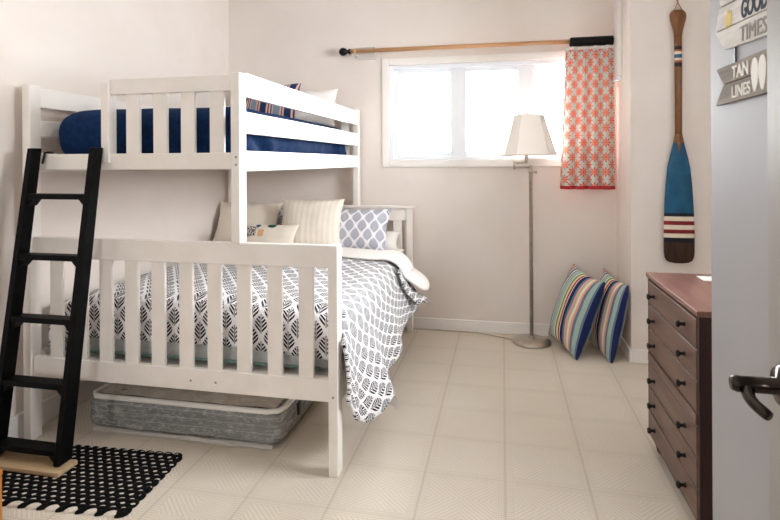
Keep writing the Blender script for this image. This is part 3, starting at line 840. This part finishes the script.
# narrow white box high on the alcove side wall
wb = thing('wall_box', 'narrow white box fixed high on alcove side wall', 'wall box', (RETX-.014, 4.02, 1.89))
obj('housing', B((RETX-.028, RETX-.0005, 3.965, 4.10, 1.885, 2.62)), M['trim'], wb, .005)
obj('lower_cap', B((RETX-.034, RETX-.0005, 3.985, 4.09, 1.862, 1.885)), M['winframe'], wb, .004)

# ------------------------------------------------------------------ oar
def Zp(y): return 1.3-(y-160.8)*3.401/540
OX, OY = 1.088, 3.702
oar = thing('oar', 'decorative wooden oar with blue striped blade hung on wall', 'oar', (OX, OY, Zp(263)))
K = 3.401/540
def section(st, mats, name, matlist, parent, n=20, dx=0):
    """st: list of (ypx, half width px, half thickness m); mats index per interval"""
    bm = bmesh.new(); rings = []
    for y, hw, ht in st:
        rings.append([bm.verts.new((OX+dx+cos(2*pi*k/n)*hw*K, OY+sin(2*pi*k/n)*ht, Zp(y))) for k in range(n)])
    for i in range(len(rings)-1):
        for k in range(n):
            bm.faces.new((rings[i][k], rings[i][(k+1) % n], rings[i+1][(k+1) % n], rings[i+1][k])).material_index = mats[i]
    bm.faces.new(rings[0]).material_index = mats[0]; bm.faces.new(rings[-1]).material_index = mats[-1]
    return obj(name, bm, matlist, parent, smooth=True)
OM = [M['oar_wood'], M['oar_black'], M['oar_orange'], M['oar_cream'], M['oar_blue'], M['oar_navy'], M['oar_red'], M['oar_dark']]
section([(9.6, 3.2, .006), (10.6, 5.5, .010), (13, 7.2, .013), (16, 7.7, .014), (20, 7.2, .014), (26, 5.6, .014), (31, 4.4, .014), (36, 3.7, .014)], [0]*7, 'grip', OM, oar)
section([(36, 3.7, .0145), (46.3, 3.6, .015), (49.8, 3.6, .015), (51.5, 3.6, .015), (54.4, 3.6, .015), (58, 3.6, .015), (60.4, 3.6, .015), (62.5, 3.6, .015), (66.8, 3.6, .015), (100, 3.4, .015), (134, 3.3, .014)],
        [0, 1, 2, 3, 4, 3, 2, 1, 0, 0], 'shaft', OM, oar)
# wooden V reaching into the blade, then painted bands
bl = [(134, 3.4, .0145), (138, 4.2, .014), (143, 5.2, .0135), (148, 6.3, .013), (156, 8.2, .012), (168, 10.7, .011), (185, 12.3, .0105), (200, 13.2, .010), (213, 13.8, .0095), (216.5, 13.9, .0095), (221, 14, .0095), (225, 14.1, .0095), (229.6, 14.2, .0095), (233.5, 14.3, .0095), (237.7, 14.3, .009), (242.3, 14.3, .009), (252, 14.2, .009), (257, 13.7, .009), (260.5, 12.2, .008), (262.5, 9.2, .007), (263.3, 4, .004)]
section(bl, [0, 0, 4, 4, 4, 4, 4, 4, 5, 3, 6, 3, 6, 3, 5, 7, 7, 7, 7, 7], 'blade', OM, oar, 28)
section([(140, 3.6, .0155), (146, 3.0, .0150), (151, 1.6, .0138), (154, .4, .0125)], [0, 0, 0], 'shaft_tip', OM, oar)
rp = [(OX-.03, OY+.004, Zp(15)), (OX-.02, OY, Zp(9)), (OX-.004, OY+.008, Zp(4)), (OX+.006, OY+.012, Zp(-2)), (OX-.002, OY+.014, Zp(-8)), (OX-.006, OY+.012, Zp(-2)), (OX+.01, OY+.006, Zp(5)), (OX+.022, OY, Zp(9.5)), (OX+.03, OY+.004, Zp(14))]
obj('rope_loop', tube(bmesh.new(), rp, .0042, 8), M['rope'], oar, smooth=True)
obj('hook', T([(OX, PADY, Zp(-7)), (OX, OY+.01, Zp(-7)), (OX, OY+.008, Zp(-9))], .003, 8), M['screw'], oar, smooth=True)

# ------------------------------------------------------------------ striped cushions in the alcove corner
pillow('cushion', 'striped cushion leaning in alcove corner, the one nearer the lamp', M['cush'], (.487, 3.905, .275), (.34, -.93, -.09), (.31, .08, .95), .44, .57, .19, 'cushion', 'striped cushions', uvscale=1, seed=31, pinch=.09)
pillow('cushion', 'striped cushion leaning on alcove wall, the one behind the other', M['cush'], (.692, 3.865, .265), (.20, -.97, -.08), (.16, .06, .98), .41, .555, .15, 'cushion', 'striped cushions', uvscale=1, seed=37, pinch=.09)

# ------------------------------------------------------------------ signs on the entry wall
SXF = .4995
def board(poly, t=.008, dx=0):    # poly in (y, z), front face looks to -X
    return prism([(SXF-.001-dx, y, z) for y, z in poly], (-t, 0, 0))
EX, EY = (0, -1, 0), (0, 0, 1)
s1 = thing('wall_sign', 'whitewashed hanging wood sign reading GOOD TIMES', 'sign', (SXF, 1.27, 1.55))
obj('plank', board([(1.395, 1.598), (1.345, 1.549), (1.10, 1.534), (1.10, 1.582)]), M['sign_white'], s1, .001)
obj('plank', board([(1.395, 1.6005), (1.375, 1.648), (1.10, 1.632), (1.10, 1.5845)]), M['sign_white'], s1, .001)
obj('plank', board([(1.365, 1.651), (1.385, 1.70), (1.10, 1.684), (1.10, 1.6345)]), M['sign_white'], s1, .001)
fx = SXF-.0095; TEX = (0, -.9985, -.055); TEZ = (0, -.055, .9985)
text('lettering', 'GOOD', .052, (fx, 1.255, 1.597), TEX, TEZ, M['ink_navy'], s1, fit=.115, bold=.0012)
text('lettering', 'TIMES', .046, (fx, 1.262, 1.549), TEX, TEZ, M['ink_grey'], s1, fit=.12)
sun = bmesh.new()
cy_, cz_ = 1.318, 1.612
ring = []
for i in range(24):
    r = .022 if i % 2 else .013
    ring.append((fx+.0005, cy_+r*cos(2*pi*i/24), cz_+r*sin(2*pi*i/24)))
sun.free(); obj('sun_motif', prism(ring, (-.001, 0, 0)), M['ink_yellow'], s1)
obj('hanging_ribbon', B((SXF-.004, SXF-.001, 1.300, 1.309, 1.50, 1.56)), M['black_satin'], s1)
s2 = thing('wall_sign', 'weathered grey swallowtail wood sign reading TAN LINES', 'sign', (SXF, 1.27, 1.43))
obj('plank', board([(1.393, 1.512), (1.350, 1.472), (1.10, 1.472), (1.10, 1.512)]), M['sign_grey'], s2, .001)
obj('plank', board([(1.350, 1.4705), (1.398, 1.428), (1.10, 1.428), (1.10, 1.4705)]), M['sign_grey'], s2, .001)
text('lettering', 'TAN', .038, (fx, 1.300, 1.4775), EX, EY, M['ink_white'], s2, fit=.078, bold=.0008)
text('lettering', 'LINES', .036, (fx, 1.303, 1.436), EX, EY, M['ink_white'], s2, fit=.09, bold=.0005)
for y in (1.194, 1.162):
    obj('sandal_motif', prism([(fx+.0005, y+.015*(1+.25*sin(2*pi*i/28))*cos(2*pi*i/28), 1.470+.034*sin(2*pi*i/28)) for i in range(28)], (-.001, 0, 0)), M['ink_white'], s2)
